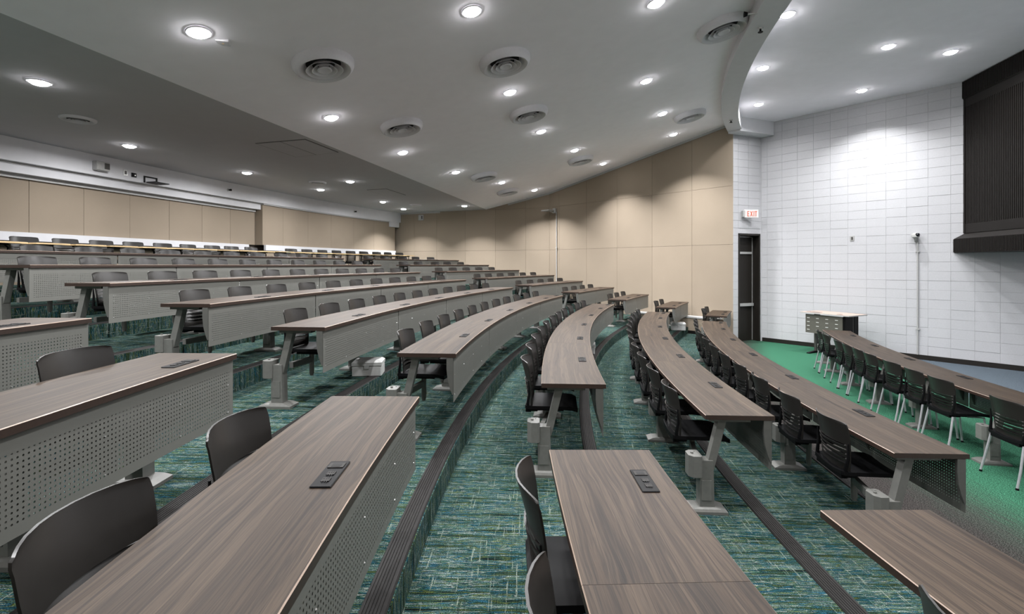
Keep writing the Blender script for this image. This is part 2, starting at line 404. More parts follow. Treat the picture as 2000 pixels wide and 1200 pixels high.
# ------------------------------------------------------------------ white block wall (right)
WD = (.642, -.767); WO = (7.85, 15.33)
def wpt(s, off=0): return (WO[0]+WD[0]*s-.767*off, WO[1]+WD[1]*s-.642*off)   # off = into the room
def block_slab(mb, s0, s1, z0, z1, o0=0., o1=-.03, c=.0025, mi=0):
    a, b = wpt(s0, o0-c), wpt(s1, o0-c); ai, bi = wpt(s0+c, o0), wpt(s1-c, o0); aa, bb = wpt(s0, o1), wpt(s1, o1)
    mb.add([(*aa,z0),(*bb,z0),(*bb,z1),(*aa,z1),(*a,z0),(*b,z0),(*b,z1),(*a,z1),(*ai,z0+c),(*bi,z0+c),(*bi,z1-c),(*ai,z1-c)],
           [(0,3,2,1)][::-1]+[(0,4,5,1),(1,5,6,2),(2,6,7,3),(3,7,4,0),(4,8,9,5),(5,9,10,6),(6,10,11,7),(7,11,8,4),(8,11,10,9)], mi); return mb
mb = MB(); a, b = wpt(-.05, -.008), wpt(8.6, -.008); c_, d_ = wpt(8.6, -.3), wpt(-.05, -.3)
mb.hexa([(*a,-.3),(*b,-.3),(*c_,-.3),(*d_,-.3)], [(*a,7.1),(*b,7.1),(*c_,7.1),(*d_,7.1)])
wr = struct('wall_right', mb, M['joint'])
PB, CB = .4295, .2355
cells = []
for k in range(-1, 19):
    s0 = .18+k*PB; s1 = s0+PB
    s0 = max(s0, 0.0)
    for r in range(0, 30):
        z0 = -.1175+r*CB; z1 = min(z0+CB, 6.83)
        if z1 <= .1: continue
        x, y = wpt((s0+s1)/2); vis = not (s0 > 4.72 and z0 > 2.5) and s0 < 5.6
        cells.append((vis, (s1-s0)*(z1-z0)/y**2, s0, s1, max(z0, 0), z1))
cells.sort(key=lambda c: (-c[0], -c[1]))
full = {}
rest = MB()
for idx, (vis, sz, s0, s1, z0, z1) in enumerate(cells):
    w, hgt = round(s1-s0, 3), round(z1-z0, 3); j = random.uniform(-.003, .003)
    if idx < 298:
        key = (w, hgt)
        if key not in full:
            m_ = block_slab(MB(), 0, w-.0015, 0, hgt-.004); full[key] = m_.mesh('block', M['block'], (*wpt(0), 0))
        p = wpt(s0, j); link('block', full[key], wr, (p[0], p[1], z0))
    else: block_slab(rest, s0, s1-.0015, z0, z1-.004, j)
o = part('block_field', rest, M['block'], wr); o['kind'] = 'stuff'
mb = MB(); a, b = wpt(.03, .015), wpt(8.5, .015); c_, d_ = wpt(8.5, -.02), wpt(.03, -.02)
mb.hexa([(*a,0),(*b,0),(*c_,0),(*d_,0)], [(*a,.12),(*b,.12),(*c_,.12),(*d_,.12)]); struct('baseboard_right', mb, M['door'])

# ------------------------------------------------------------------ door wall and door
DO = (6.77, 14.9); DV = (.929, .370); DN = (.370, -.929)
def dpt(s, off=0): return (DO[0]+DV[0]*s+DN[0]*off, DO[1]+DV[1]*s+DN[1]*off)
def dbox(mb, s0, s1, z0, z1, o0, o1, mi=0):    # o0 room side offset, o1 back offset
    a, b, c, d = dpt(s0, o0), dpt(s1, o0), dpt(s1, o1), dpt(s0, o1)
    mb.hexa([(*a,z0),(*b,z0),(*c,z0),(*d,z0)], [(*a,z1),(*b,z1),(*c,z1),(*d,z1)], mi); return mb
DS0, DS1, DZ = .206, 1.098, 3.37
mb = MB(); dbox(mb, 0, DS0, -.2, 7, -.012, -.4); dbox(mb, DS1, 1.18, -.2, 7, -.012, -.4); dbox(mb, DS0, DS1, DZ, 7, -.012, -.4)
dbox(mb, -.05, 1.2, -.2, 7, -.42, -.5)
wc = struct('wall_corner', mb, M['joint'])
for r in range(0, 29):
    z0 = -.1175+r*CB+.12; z1 = z0+CB-.006
    if z1 < .1: continue
    part('block', dbox(MB(), .0, DS0-.006, max(z0, 0), z1, 0, -.02), M['block'], wc)
    part('block', dbox(MB(), DS1+.004, 1.16, max(z0, 0), z1, 0, -.02), M['block'], wc)
    if z0 >= DZ-.01:
        part('block', dbox(MB(), DS0, .62-.003, z0, z1, 0, -.02), M['block'], wc)
        part('block', dbox(MB(), .62+.003, DS1, z0, z1, 0, -.02), M['block'], wc)
mb = MB()
dbox(mb, DS0, DS0+.05, 0, DZ, .02, -.33); dbox(mb, DS1-.05, DS1, 0, DZ, .02, -.33); dbox(mb, DS0, DS1, DZ-.06, DZ, .02, -.33)
d1 = struct('door_1', mb, M['door'])
part('door_leaf', dbox(MB(), DS0+.05, DS1-.05, .01, DZ-.08, -.24, -.29), M['door'], d1)
part('hinge_strip', dbox(MB(), DS1-.075, DS1-.055, .02, DZ-.1, -.225, -.24), M['alu'], d1)
part('push_bar', dbox(MB(), DS0+.06, DS1-.09, 1.10, 1.19, -.15, -.22), M['alu'], d1)
part('closer_rail', dbox(MB(), DS0+.06, DS1-.12, 2.74, 2.81, -.19, -.235), M['alu'], d1)
part('pull_handle', dbox(MB(), DS0+.06, DS0+.10, 1.55, 2.15, -.19, -.235), M['plastic_black'], d1)
part('head_stop', dbox(MB(), DS0+.06, DS1-.12, DZ-.10, DZ-.085, -.2, -.235), M['alu'], d1)
# box soffit over the door
mb = MB(); b = [(6.80,14.50),(8.08,15.02),(7.86,15.36),(6.6,14.86)]
mb.hexa([(*p,6.40) for p in b], [(*p,6.83) for p in b]); struct('trim_13', mb, M['white'])
mb = MB(); b = [wpt(8.5, .01), Q(5.2, 13.2)[:2]]
# stage end wall and near stage side close the hall
s_end = wpt(8.5); m_end = mirror(*s_end); m_wo = mirror(*WO); m_do = mirror(*DO)
def closing(p, q, z1=7.1):
    mb = MB(); L = hypot(q[0]-p[0], q[1]-p[1]); nx, ny = (q[1]-p[1])/L*.25, -(q[0]-p[0])/L*.25
    mb.hexa([(p[0],p[1],-.3),(q[0],q[1],-.3),(q[0]+nx,q[1]+ny,-.3),(p[0]+nx,p[1]+ny,-.3)], [(p[0],p[1],z1),(q[0],q[1],z1),(q[0]+nx,q[1]+ny,z1),(p[0]+nx,p[1]+ny,z1)]); return mb
struct('wall_front', closing(m_end, s_end), M['white'])
struct('wall_stage_near', closing(m_wo, m_end), M['white'])
struct('wall_corner_near', closing(m_do, m_wo), M['white'])

# low ledge along the far wall beside the second row
mb = MB(); wall_slab(mb, (6.55,15.14), (4.55,17.32), 0, .70, .70, .34, .34); lg = struct('trim_14', mb, M['beige'])
mb = MB(); wall_slab(mb, (6.55,15.14), (4.55,17.32), .70, .745, .745, .36, .36); part('ledge_cap', mb, M['trim'], lg)
mb = MB(); wall_slab(mb, (6.5,15.2), (4.6,17.27), 0, .30, .30, .352, .02); part('ledge_base', mb, M['dark'], lg)

# ------------------------------------------------------------------ dark ribbed enclosure on the right
def cab(mb, l0, l1, o0, o1, z0, z1, mi=0):   # l along the face towards the camera, o out of the face (towards the audience)
    fx, fy = -.204, -.979; nx, ny = -.979, .204; ox, oy = 10.90, 11.74
    pt = lambda l, o: (ox+fx*l+nx*o, oy+fy*l+ny*o)
    a, b, c, d = pt(l0, o0), pt(l0, o1), pt(l1, o1), pt(l1, o0)
    mb.hexa([(*a,z0),(*b,z0),(*c,z0),(*d,z0)][::-1], [(*a,z1),(*b,z1),(*c,z1),(*d,z1)][::-1], mi); return mb
cb = thing('wall_enclosure', 'black ribbed screen enclosure hung high against the white block wall', 'enclosure', (10.9, 11.74, 2.69))
part('carcass', cab(MB(), 0, 3.4, -.9, 0, 3.16, 6.80), M['dark'], cb)
part('side_stile', cab(MB(), 0, .07, 0, .03, 3.16, 6.38), M['dark2'], cb)
part('upper_rail', cab(MB(), .07, 3.4, 0, .02, 6.18, 6.38), M['dark2'], cb)
part('lower_rail', cab(MB(), .07, 3.4, 0, .02, 3.16, 3.38), M['dark2'], cb)
mb = MB()
for k in range(66): cab(mb, .10+k*.05, .13+k*.05, 0, .022, 3.38, 6.18)
o = part('rib_field', mb, M['dark2'], cb); o['kind'] = 'stuff'
mb = MB()
for k in range(85): cab(mb, -.02+k*.04, .0+k*.04, .035, .055, 6.40, 6.80)
cab(mb, -.03, 3.4, -.3, .035, 6.38, 6.80)
part('ribbed_frieze', mb, M['dark2'], cb)['kind'] = 'stuff'
mb = MB(); cab(mb, -.12, 3.4, -.9, .16, 2.69, 3.03)
for k in range(88): cab(mb, -.12+k*.04, -.1+k*.04, .16, .178, 2.70, 3.02)
for k in range(5): cab(mb, -.14, -.12, -.1+k*.05, -.075+k*.05, 2.70, 3.02)
part('ribbed_ledge', mb, M['dark2'], cb)['kind'] = 'stuff'
mb = MB(); fx, fy = -.204, -.979; nx, ny = -.979, .204
pt = lambda l, o, z: (10.90+fx*l+nx*o, 11.74+fy*l+ny*o, z)
mb.hexa([pt(3.4,-.3,3.03),pt(3.4,.16,3.03),pt(-.12,.16,3.03),pt(-.12,-.3,3.03)], [pt(3.4,-.3,3.16),pt(3.4,.0,3.16),pt(0,.0,3.16),pt(0,-.3,3.16)])
part('sloped_sill', mb, M['dark2'], cb)

# ------------------------------------------------------------------ pedestal and desk builders (local: +x towards the stage, +y along the row)
def pedestal_parts():
    col = MB(); lo = .42
    col.hexa([(-.06,-.05,.035),(.055,-.05,.035),(.055,.05,.035),(-.06,.05,.035)], [(-.06,-.05,lo),(.045,-.05,lo),(.045,.05,lo),(-.06,.05,lo)])
    col.hexa([(-.008,-.034,.34),(.055,-.034,.34),(.055,.034,.34),(-.008,.034,.34)], [(.095,-.034,.765),(.160,-.034,.765),(.160,.034,.765),(.095,.034,.765)])
    col.box(.02,-.045,.735,.34,.045,.765)
    col.box(-.05,-.054,.10,.03,-.050,.26)
    col.box(-.05,.050,.10,.03,.054,.26)
    ft = MB()
    def fr(x0, x1, y, z): return [(x0,-y,z),(x1,-y,z),(x1,y,z),(x0,y,z)]
    ft.rings([fr(-.17,.15,.085,0), fr(-.17,.15,.085,.022), fr(-.12,.10,.075,.040), fr(-.075,.07,.06,.048)])
    bx = MB()
    c = .035; pr = [(-.15,-.045),(-.15+c,-.075),(-.06,-.075),(-.045,-.06),(-.045,.06),(-.06,.075),(-.15+c,.075),(-.15,.045)]
    bx.rings([[(x,y,z) for x, y in pr] for z in (.29,.46)])
    bx.disc((-.11,0,.46), [(.012,0),(.012,.012)], 8); bx.disc((-.08,.04,.46), [(.006,0),(.006,.004)], 6)
    return col.mesh('leg', M['steel']), ft.mesh('foot', M['steel']), bx.mesh('junction_box', M['steel'])
PED = pedestal_parts()
def outlet_mesh():
    a = MB().bbox(-.04,-.115,0,.04,.115,.006,.003)
    k = []
    for y0, y1, x0 in ((.045,.09,-.03),(-.02,.01,-.012),(-.075,-.045,-.012)):
        k.append(MB().box(x0,y0,.006,x0+(.06 if y0 > 0 else .03),y1,.009).mesh('socket', M['dark2']))
    c = MB()
    for y in (-.085,-.06,-.03,-.005): c.box(.002,y,.009,.005,y+.012,.0098); c.box(.010,y,.009,.013,y+.012,.0098); c.box(-.008,y+.003,.009,-.004,y+.008,.0098)
    c.box(-.018,.052,.009,.018,.082,.0098)
    return a.mesh('power_outlet', M['plastic_black']), k, c.mesh('contact_slots', M['void'])
OUTM = outlet_mesh()
def desk(i, a0, a1, cuts, outs, peds, label, extra_w=0, group=None, base=None):
    z = FZ(i); Rf = RF(i); Rb = Rf+TW+extra_w; zt = z+.80
    root = thing('curved_desk', label, 'desk', P(Rb, (a0+a1)/2, z), 0, group)
    cut = [a0+(a1-a0)*k/cuts for k in range(cuts+1)] if isinstance(cuts, int) else cuts
    for b0, b1 in zip(cut[:-1], cut[1:]):
        g = .0016
        c = .0035
        prof = [(Rf, zt-.036), (Rb, zt-.036), (Rb, zt-c), (Rb-c, zt), (Rf+c, zt), (Rf, zt-c)]
        n = max(3, int((b1-b0)/.5))
        part('tabletop', MB().sweep(prof, b0+g, b1-g, n, [1,1,2,0,2,1]), [M['wood'], M['edge_side'], M['edge']], root)
        # perforated front panel
        Rp = Rf+.022; L = radians(b1-b0)*Rp; e = .009/Rp*57.3
        me_v = []; me_f = []; uv = []; ed = []
        for kk in range(n+1):
            a = b0+e+(b1-b0-2*e)*kk/n; u = L*kk/n
            for R in (Rp, Rp+.003):
                for zz in (.36, .764): me_v.append(P(R, a, z+zz)); uv.append((u, zz-.36)); ed.append((u, L-u))
        for kk in range(n):
            o = kk*4; q = o+4
            me_f += [(o,q,q+1,o+1), (o+2,o+3,q+3,q+2), (o,o+2,q+2,q), (o+1,q+1,q+3,o+3)]
        me_f += [(0,1,3,2), (n*4,n*4+2,n*4+3,n*4+1)]
        ro = origin(root)
        me = bpy.data.meshes.new('modesty_panel'); me.from_pydata([(x-ro[0],y-ro[1],zz-ro[2]) for x,y,zz in me_v], [], me_f); me.materials.append(M['perf'])
        for nm, dat in (('UVMap', uv), ('edge', ed)):
            ul = me.uv_layers.new(name=nm)
            for lp in me.loops: ul.data[lp.index].uv = dat[lp.vertex_index]
        pn = link('modesty_panel', me, root)
        for a in (b0+(e*1.6 if b0 == a0 else .3), b1-(e*1.6 if b1 == a1 else .3), (b0+b1)/2):
            dx, dy = sin(radians(a))*.012, cos(radians(a))*.012
            q = lambda R, zz, s_: (P(R, a)[0]+dx*s_, P(R, a)[1]+dy*s_, z+zz)
            pr = [(Rp+.004,.43),(Rp+.012,.43),(Rp+.034,.49),(Rp+.055,.57),(Rp+.064,.66),(Rp+.064,.762),(Rp+.004,.762)]
            part('panel_bracket', MB().rings([[q(R, zz, s_) for R, zz in pr] for s_ in (-1, 1)]), M['bracket'], root)
        mb = MB()
        for a in (b0+.12, b0+(b1-b0)*.25, (b0+b1)/2, b0+(b1-b0)*.75, b1-.12):
            for zz in (.42, .60):
                ca, sa = cos(radians(a)), sin(radians(a)); t_ = .0045
                f_ = lambda o_, k_, w_: (P(Rp+o_, a)[0]+sa*k_, P(Rp+o_, a)[1]+ca*k_, z+zz+w_)
                mb.rings([[f_(o_, k_*m_, w_*m_) for k_, w_ in ((-t_,0),(0,-t_),(t_,0),(0,t_))] for o_, m_ in ((0,1),(-.003,.6))])
        part('bolts', mb, M['alu'], root)['kind'] = 'stuff'
    rl = MB()
    rl.sweep([(Rf+.12, zt-.062), (Rf+.16, zt-.062), (Rf+.16, zt-.036), (Rf+.12, zt-.036)], a0+.35, a1-.35, max(3, int((a1-a0)/.8)))
    part('support_rail', rl, M['steel_dark'], root)
    for a in peds:
        p = P(Rb-.03, a, z); ro = origin(root)
        lg = link('leg', PED[0], root, (p[0]-ro[0], p[1]-ro[1], 0), -radians(a))
        link('foot', PED[1], lg); link('junction_box', PED[2], lg)
    for a in outs:
        p = P(Rf+.13, a, zt); ro = origin(root)
        ot = link('power_outlet', OUTM[0], root, (p[0]-ro[0], p[1]-ro[1], zt-ro[2]), -radians(a))
        for k_ in OUTM[1]: link('socket', k_, ot)
        link('contact_slots', OUTM[2], ot)['kind'] = 'stuff'
    return root

# ------------------------------------------------------------------ chair meshes (local: +x forward, origin on the floor)
def back_mesh():
    zs = [.500,.540,.562,.569,.600,.607,.638,.645,.676,.683,.714,.721,.745,.795,.860,.890,.906,.912]
    slotcells = {2,4,6,8,10}
    vsn = [-1,-.985,-.93,-.84,-.65,-.4,-.15,.15,.4,.65,.84,.93,.985,1]
    Pt = []
    for i, z in enumerate(zs):
        w = (z-.5)/.425; row = []
        half = .205+.03*min(1, w*1.4) - (.012 if i == len(zs)-1 else .004 if i == len(zs)-2 else 0)
        xc = -.185-.035*w-.055*w*w
        for v in vsn:
            ac = .030+.045*w
            x = xc + ac*v*v
            if i in (4,6,8,10,12,2) : x -= .0
            if i in (2,4,6,8,10): x += -.016*(1-abs(v)**4)      # top edge of each louvre stands out to the rear
            zz = z - (.012*abs(v)**6 if i >= len(zs)-3 else 0)
            row.append((x, v*half, zz))
        Pt.append(row)
    keep = lambda i, j: not (i in slotcells and 3 <= j <= 9)
    mb = MB().grid_thick(Pt, keep, (.009,0,0)); mb.f = [f[::-1] for f in mb.f]
    return mb.mesh('backrest', M['plastic'], (0,0,0), True)
def seat_mesh():
    xs = [-.215,-.205,-.17,-.08,.04,.15,.22,.255,.268]; ys = [-1,-.94,-.8,-.4,0,.4,.8,.94,1]
    Pt = []
    for x in xs:
        row = []
        for v in ys:
            half = .235 - (.03 if x in (xs[0], xs[-1]) else .008 if x in (xs[1], xs[-2]) else 0)
            z = .498 + .012*v*v - .010*(1-v*v)*(1 if x < .15 else .3) - max(0, x-.18)**2*3.2
            row.append((x, v*half, z))
        Pt.append(row)
    mb = MB().grid_thick(Pt, lambda i, j: True, (0,0,-.032))
    return mb.mesh('seat', M['plastic_black'], (0,0,0), True)
def frame_mesh():
    mb = MB()
    for s in (-1, 1):
        mb.tube([(-.10,s*.205,.465),(-.175,s*.215,.472),(-.19,s*.216,.52),(-.175,s*.226,.62),(-.18,s*.232,.74)], [.013,.016,.015,.012,.005], 6)
    mb.box(-.21,-.19,.44,-.16,.19,.475)
    mb.box(-.12,-.10,.43,.14,.10,.468)
    return mb.mesh('back_frame', M['plastic_black'], (0,0,0), True)
def arm_mesh(s):      # swing arm reaching along the row to the pedestal; s = side of the pedestal
    mb = MB()
    mb.tube([(0,0,.44),(0,0,.20)], .026, 8); mb.tube([(0,0,.20),(0,0,.18)], .020, 8)
    mb.rings([[(x, y, z) for x, z in ((-.02-.01*k,.33),(.02-.01*k,.33),(.02-.01*k,.39),(-.02-.01*k,.39))] for k, y in ((0, 0),(3, s*.18),(5, s*.33))])
    return mb.mesh('swing_arm', M['steel'], (0,0,0), False)
def leg_mesh(kind, s):
    mb = MB()
    if kind == 'rear': mb.tube([(-.12,s*.19,.468),(-.185,s*.215,.455),(-.23,s*.235,.2),(-.27,s*.245,.012)], .0125, 8)
    else: mb.tube([(.0,s*.19,.462),(.175,s*.205,.455),(.205,s*.215,.2),(.225,s*.22,.012)], .0125, 8)
    return mb.mesh('leg', M['tube'], (0,0,0), True)
def glide_mesh():
    mb = MB()
    mb.disc((0,0,0), [(.016,0),(.014,.022)], 8)
    return mb.mesh('foot_glide', M['plastic_black'])
CH = dict(back=back_mesh(), seat=seat_mesh(), frame=frame_mesh(), armL=arm_mesh(-1), armR=arm_mesh(1), glide=glide_mesh(),
          legs=[leg_mesh('rear',-1), leg_mesh('rear',1), leg_mesh('front',-1), leg_mesh('front',1)])
def tablet_meshes():
    top = MB(); pr = [(.02,-.20),(.33,-.20),(.38,-.15),(.38,.18),(.34,.34),(.30,.40),(.12,.40),(.08,.34),(.05,.10),(.02,.0)]
    top.rings([[(x,y,z) for x,y in pr] for z in (.764,.790)], 1)
    top.rings([[(.2+(x-.2)*.97,.1+(y-.1)*.97,z) for x,y in pr] for z in (.790,.7935)], 0)
    arm = MB(); arm.tube([(.0,.22,.46),(.10,.24,.55),(.14,.22,.70),(.16,.12,.765)], .014, 6); arm.box(.08,-.08,.735,.26,.14,.775)
    return top.mesh('writing_tablet', [M['tabtop'], M['maple']]), arm.mesh('tablet_arm', M['plastic_black'], (0,0,0), True)
TAB = tablet_meshes()
def chair(kind, R, a, z, label, group, side=1, jit=2.0):
    names = {'swing':'swing_arm_chair','legs':'stacking_chair','tablet':'tablet_arm_chair'}
    p = P(R, a, z); r = thing(names[kind], label, 'chair', p, -radians(a)+radians(random.uniform(-jit, jit)), group)
    link('seat', CH['seat'], r); link('backrest', CH['back'], r); link('back_frame', CH['frame'], r)
    if kind == 'swing': link('swing_arm', CH['armR' if side > 0 else 'armL'], r)
    else:
        for m_, (gx, gy) in zip(CH['legs'], ((-.27,-.245),(-.27,.245),(.225,-.22),(.225,.22))): link('foot_glide', CH['glide'], link('leg', m_, r), (gx, gy, 0))
        if kind == 'tablet': link('writing_tablet', TAB[0], r); link('tablet_arm', TAB[1], r)
    return r

# ------------------------------------------------------------------ middle block
MID = {2:(2.6,22.8),3:(3.05,22.3),4:(3.35,21.35),5:(3.82,21.1),6:(4.22,20.65),7:(4.6,20.35),8:(4.98,20.0),9:(5.49,20.05),10:(5.9,20.05)}
FIRST = {2:3.9,3:4.3,4:4.55,5:5.2,6:5.5,7:5.75,8:6.15,9:6.55,10:6.95}
STEP = {2:1.70,3:1.62,4:1.55,5:1.53,6:1.45,7:1.42,8:1.34,9:1.31,10:1.28}
ROWW = ['', 'front', 'second', 'third', 'fourth', 'fifth', 'sixth', 'seventh', 'eighth', 'ninth', 'tenth', 'last']
MO = {2:[4.92,8.37,12.0,15.63,19.3,22.15],3:[5.25,8.69,12.15,15.58,19.07,21.7],4:[5.59,8.77,12.04,15.27,18.58,20.9],5:[6.08,9.13,12.36,15.67,18.72,20.7]}
for i in range(2, 11):
    a0, a1 = MID[i]; f, s = FIRST[i], STEP[i]
    outs = MO.get(i) or [f+.6*s+2.05*s*k for k in range(6) if f+.6*s+2.05*s*k < a1-.3]
    peds = [a0+.2] + [f+1.5*s+2*s*k for k in range(5)]
    desk(i, a0, a1, 4, outs, peds, 'long curved walnut desk of the middle block, %s row up from the stage' % ROWW[i], group=None)
    for k in range(11):
        chair('swing', RF(i)+.475, f+s*k, FZ(i), 'dark shell chair, %s from the near aisle, %s row, middle block' % (ORD[k], ROWW[i]), 'swing chairs of the middle block', -1 if k % 2 == 0 and k > 0 or k == 0 else 1)
# ------------------------------------------------------------------ far block by the beige wall
FAR = {2:(26.0,30.2),3:(25.5,30.9),4:(24.9,31.1),5:(24.3,31.6),6:(23.5,32.1),7:(23.0,32.5),8:(22.66,31.6),9:(22.6,31.2),10:(22.5,30.7)}
FCH = {2:[28.0,29.6],3:[27.4,29.1],4:[26.5,28.1,29.6],5:[25.7,27.3,28.9,30.4],6:[24.5,26.2,27.8,29.4,30.9],7:[24.0,25.4,26.9,28.4,30.0,31.5],8:[23.7,25.2,26.7,28.2,29.8],9:[23.5,24.9,26.6,27.9,29.4],10:[23.2,24.6,26.3,27.5,29.0]}
for i in range(2, 11):
    a0, a1 = FAR[i]; w = (a1-a0)
    outs = [a0+w*.3, a0+w*.72]
    desk(i, a0, a1, 2 if i > 2 else 1, outs, [a0+.25, a0+w*.5, a1-.3], 'short curved walnut desk beside the beige wall, %s row up from the stage' % ROWW[i])
    for k, a in enumerate(FCH[i]):
        chair('swing', RF(i)+.475, a, FZ(i), 'dark shell chair, %s from the far aisle, %s row, by beige wall' % (ORD[k], ROWW[i]), 'swing chairs of the far block', 1 if k % 2 else -1)
# ------------------------------------------------------------------ near block in the foreground
NEAR = {3:(-5.6,-.22),4:(-4.3,.31),5:(-5.4,.96),6:(-5.6,1.57),7:(-5.8,2.18),8:(-5.8,2.8),9:(-5.8,3.4),10:(-5.8,3.9)}
NO = {3:[-1.9],4:[-.49],5:[-1.26],6:[.88],7:[1.3],8:[],9:[],10:[]}
NC = {3:[-2.24],4:[-.84,-2.43],5:[-.62,-2.17],6:[.56],7:[],8:[],9:[],10:[]}
NP = {3:[-1.55],4:[-1.65,-3.9],5:[.5,-1.4,-3.6],6:[1.2,-.35,-3.4],7:[1.8,-.8,-3.6],8:[2.4],9:[3.0],10:[3.5]}
NL = {3:'walnut desk corner at the bottom right of the foreground', 4:'walnut desk in the bottom centre foreground with a seam across its top', 5:'large walnut desk in the left foreground with a black power outlet',
      6:'walnut desk at the left edge behind the large foreground desk', 7:'walnut desk end at the far left, partly cut off by the frame', 8:'walnut desk of the near block in the eighth row, outside left', 9:'walnut desk of the near block in the ninth row, outside left', 10:'walnut desk of the near block in the tenth row, outside left'}
CL = {3:['dark chair back rising at the bottom right corner foreground desk'], 4:['upright dark chair beside the centre foreground desk, farther of its two','dark chair cut off by the bottom edge at centre foreground desk'],
      5:['dark chair back at the large left foreground desk, farther one','dark chair back at the lower left corner, nearest to the camera'], 6:['dark chair back at the left edge behind the second foreground desk','dark chair outside the left edge at the sixth row'],
      }
for i in range(3, 8):
    a0, a1 = NEAR[i]
    desk(i, a0, a1, [a0, {3:-3.0,4:-2.0,5:-3.2,6:-2.4,7:-1.9}[i], a1], NO[i], NP[i], NL[i])
    for k, a in enumerate(NC[i]):
        chair('swing', RF(i)+(.46 if i != 6 else .42), a, FZ(i), CL[i][k], 'swing chairs of the near block', -1 if k == 0 else 1, .6)

# ------------------------------------------------------------------ front row: single long desk, four-legged chairs
desk(1, 3.0, 25.3, 5, [22.89,19.08,15.34,11.69,8.0,4.6], [24.9,22.3,18.95,15.5,12.2,8.8,5.3], 'long walnut desk nearest the stage, seats with silver legs behind it', .04)
R1C = [22.25,20.85,18.55,17.25,15.95,14.75,13.0,11.5,10.1,7.45,5.9]
for k, a in enumerate(R1C):
    chair('legs', 22.33, a, 0, 'black ribbed chair with silver legs, %s from the lectern end' % ORD[k], 'silver legged chairs of the front row', 1, 2.5)

# ------------------------------------------------------------------ last row: tablet arm chairs
BA = [8.7,9.78,10.83,11.87,12.93,14.01,15.05,16.11,17.05,18.08]
BB = [20.36,21.4,22.48,23.51,24.58,25.64,26.74,27.75,28.8]
for k, a in enumerate(BA): chair('tablet', 36.98, a, 2.0, 'tablet arm chair, %s from the left edge along the rear wall' % ORD[k], 'tablet chairs along the rear wall', 1, 3)
for k, a in enumerate(BB): chair('tablet', 36.95, a, 2.0, 'tablet arm chair at the rear wall, %s right of the wall notch' % ORD[k], 'tablet chairs along the rear wall', 1, 3)
# a lone wall shelf between the two groups
sh = thing('wall_tablet', 'small pale shelf on a dark bracket beside the rear wall notch', 'shelf', P(36.95, 19.25, 2.0), -radians(19.25))
lpart('shelf_board', MB().bbox(.05,-.3,.775,.33,.34,.792,.004), M['maple'], sh)
lpart('bracket', MB().box(.1,-.2,.68,.28,.06,.775), M['plastic_black'], sh); lpart('post', MB().box(.16,-.1,0,.22,-.04,.68), M['steel_dark'], sh)
lpart('base_plate', MB().box(.06,-.2,0,.32,.06,.02), M['steel_dark'], sh)

# ------------------------------------------------------------------ lectern
lc = (8.55, 12.99, 0); le = atan2(-.897, .441)
L = thing('lectern', 'grey lectern desk with pale top and slotted front panel by the white wall', 'lectern', lc, le)
mb = MB(); hx, hy, c = .65, .40, .07
pr = [(-hx+.02,-hy),(hx-c,-hy),(hx-.02,-hy+.02),(hx,-hy+c),(hx,hy-.02),(hx-.02,hy),(-hx+.02,hy),(-hx,hy-.02),(-hx,-hy+.02)]
top = MB().rings([[(x,y,z) for x,y in pr] for z in (1.085,1.112)], 1); top.rings([[(x*.99,y*.99,z) for x,y in pr] for z in (1.112,1.114)], 0)
lpart('desk_top', top, [M['lecterntop'], M['whiteplastic']], L)
pn = MB().box(-.52,-.33,.56,.44,-.30,1.06)
pnl = lpart('front_panel', pn, M['lecternpanel'], L)
slm = MB().box(-.035,-.336,0,.035,-.33,.014).mesh('vent_slot', M['slot'])
for r_ in range(4):
    for k in range(4): link('vent_slot', slm, pnl, (-.44+k*.245, 0, .64+.105*r_))
lpart('side_panel', MB().box(.44,-.30,.30,.50,.02,1.07), M['plastic_black'], L); lpart('side_panel', MB().box(.44,.08,.05,.50,.26,1.07), M['plastic_black'], L)
for x in (-.40, .46):
    lpart('leg', MB().box(x-.03,-.10,.04,x+.03,.08,1.08), M['steel_dark'], L)
    ft = MB(); ft.rings([[(x-.035,-.42,0),(x+.035,-.42,0),(x+.035,.32,0),(x-.035,.32,0)], [(x-.035,-.42,.025),(x+.035,-.42,.025),(x+.035,.32,.025),(x-.035,.32,.025)], [(x-.03,-.15,.055),(x+.03,-.15,.055),(x+.03,.12,.055),(x-.03,.12,.055)]])
    lpart('foot', ft, M['plastic_black'], L)
for b_ in ((-.42,-.30,-.18,-.14),(.28,-.30,.38,-.20),(-.56,-.22,-.48,-.14)): lpart('cable_port', MB().box(b_[0],b_[1],1.114,b_[2],b_[3],1.118), M['steel_dark'], L)

# ------------------------------------------------------------------ white lidded boxes on the treads
def fbox(x, y, z, rz, w, d, h, label):
    r = thing('storage_box', label, 'box', (x, y, z), rz, 'white lidded boxes under the desks')
    lpart('body', MB().bbox(-w/2,-d/2,0,w/2,d/2,h*.66,.012), M['whiteplastic'], r, False)
    ld = MB(); ld.rings([[(-w/2-.004,-d/2-.004,h*.68),(w/2+.004,-d/2-.004,h*.68),(w/2+.004,d/2+.004,h*.68),(-w/2-.004,d/2+.004,h*.68)],
        [(-w/2-.004,-d/2-.004,h*.88),(w/2+.004,-d/2-.004,h*.88),(w/2+.004,d/2+.004,h*.88),(-w/2-.004,d/2+.004,h*.88)],
        [(-w/2+.03,-d/2+.03,h),(w/2-.03,-d/2+.03,h),(w/2-.03,d/2-.03,h),(-w/2+.03,d/2-.03,h)]])
    lpart('lid', ld, M['whiteplastic'], r)
    lpart('latch', MB().box(-.03,-d/2-.012,h*.5,.03,-d/2-.002,h*.74), M['whiteplastic'], r)
fbox(-1.83, 6.22, FZ(6), radians(6), .36, .28, .20, 'white lidded box on the carpet under the sixth row desk')
fbox(1.62, 9.95, FZ(4), radians(80), .34, .15, .22, 'narrow white box at the step edge beside the fourth row desk')
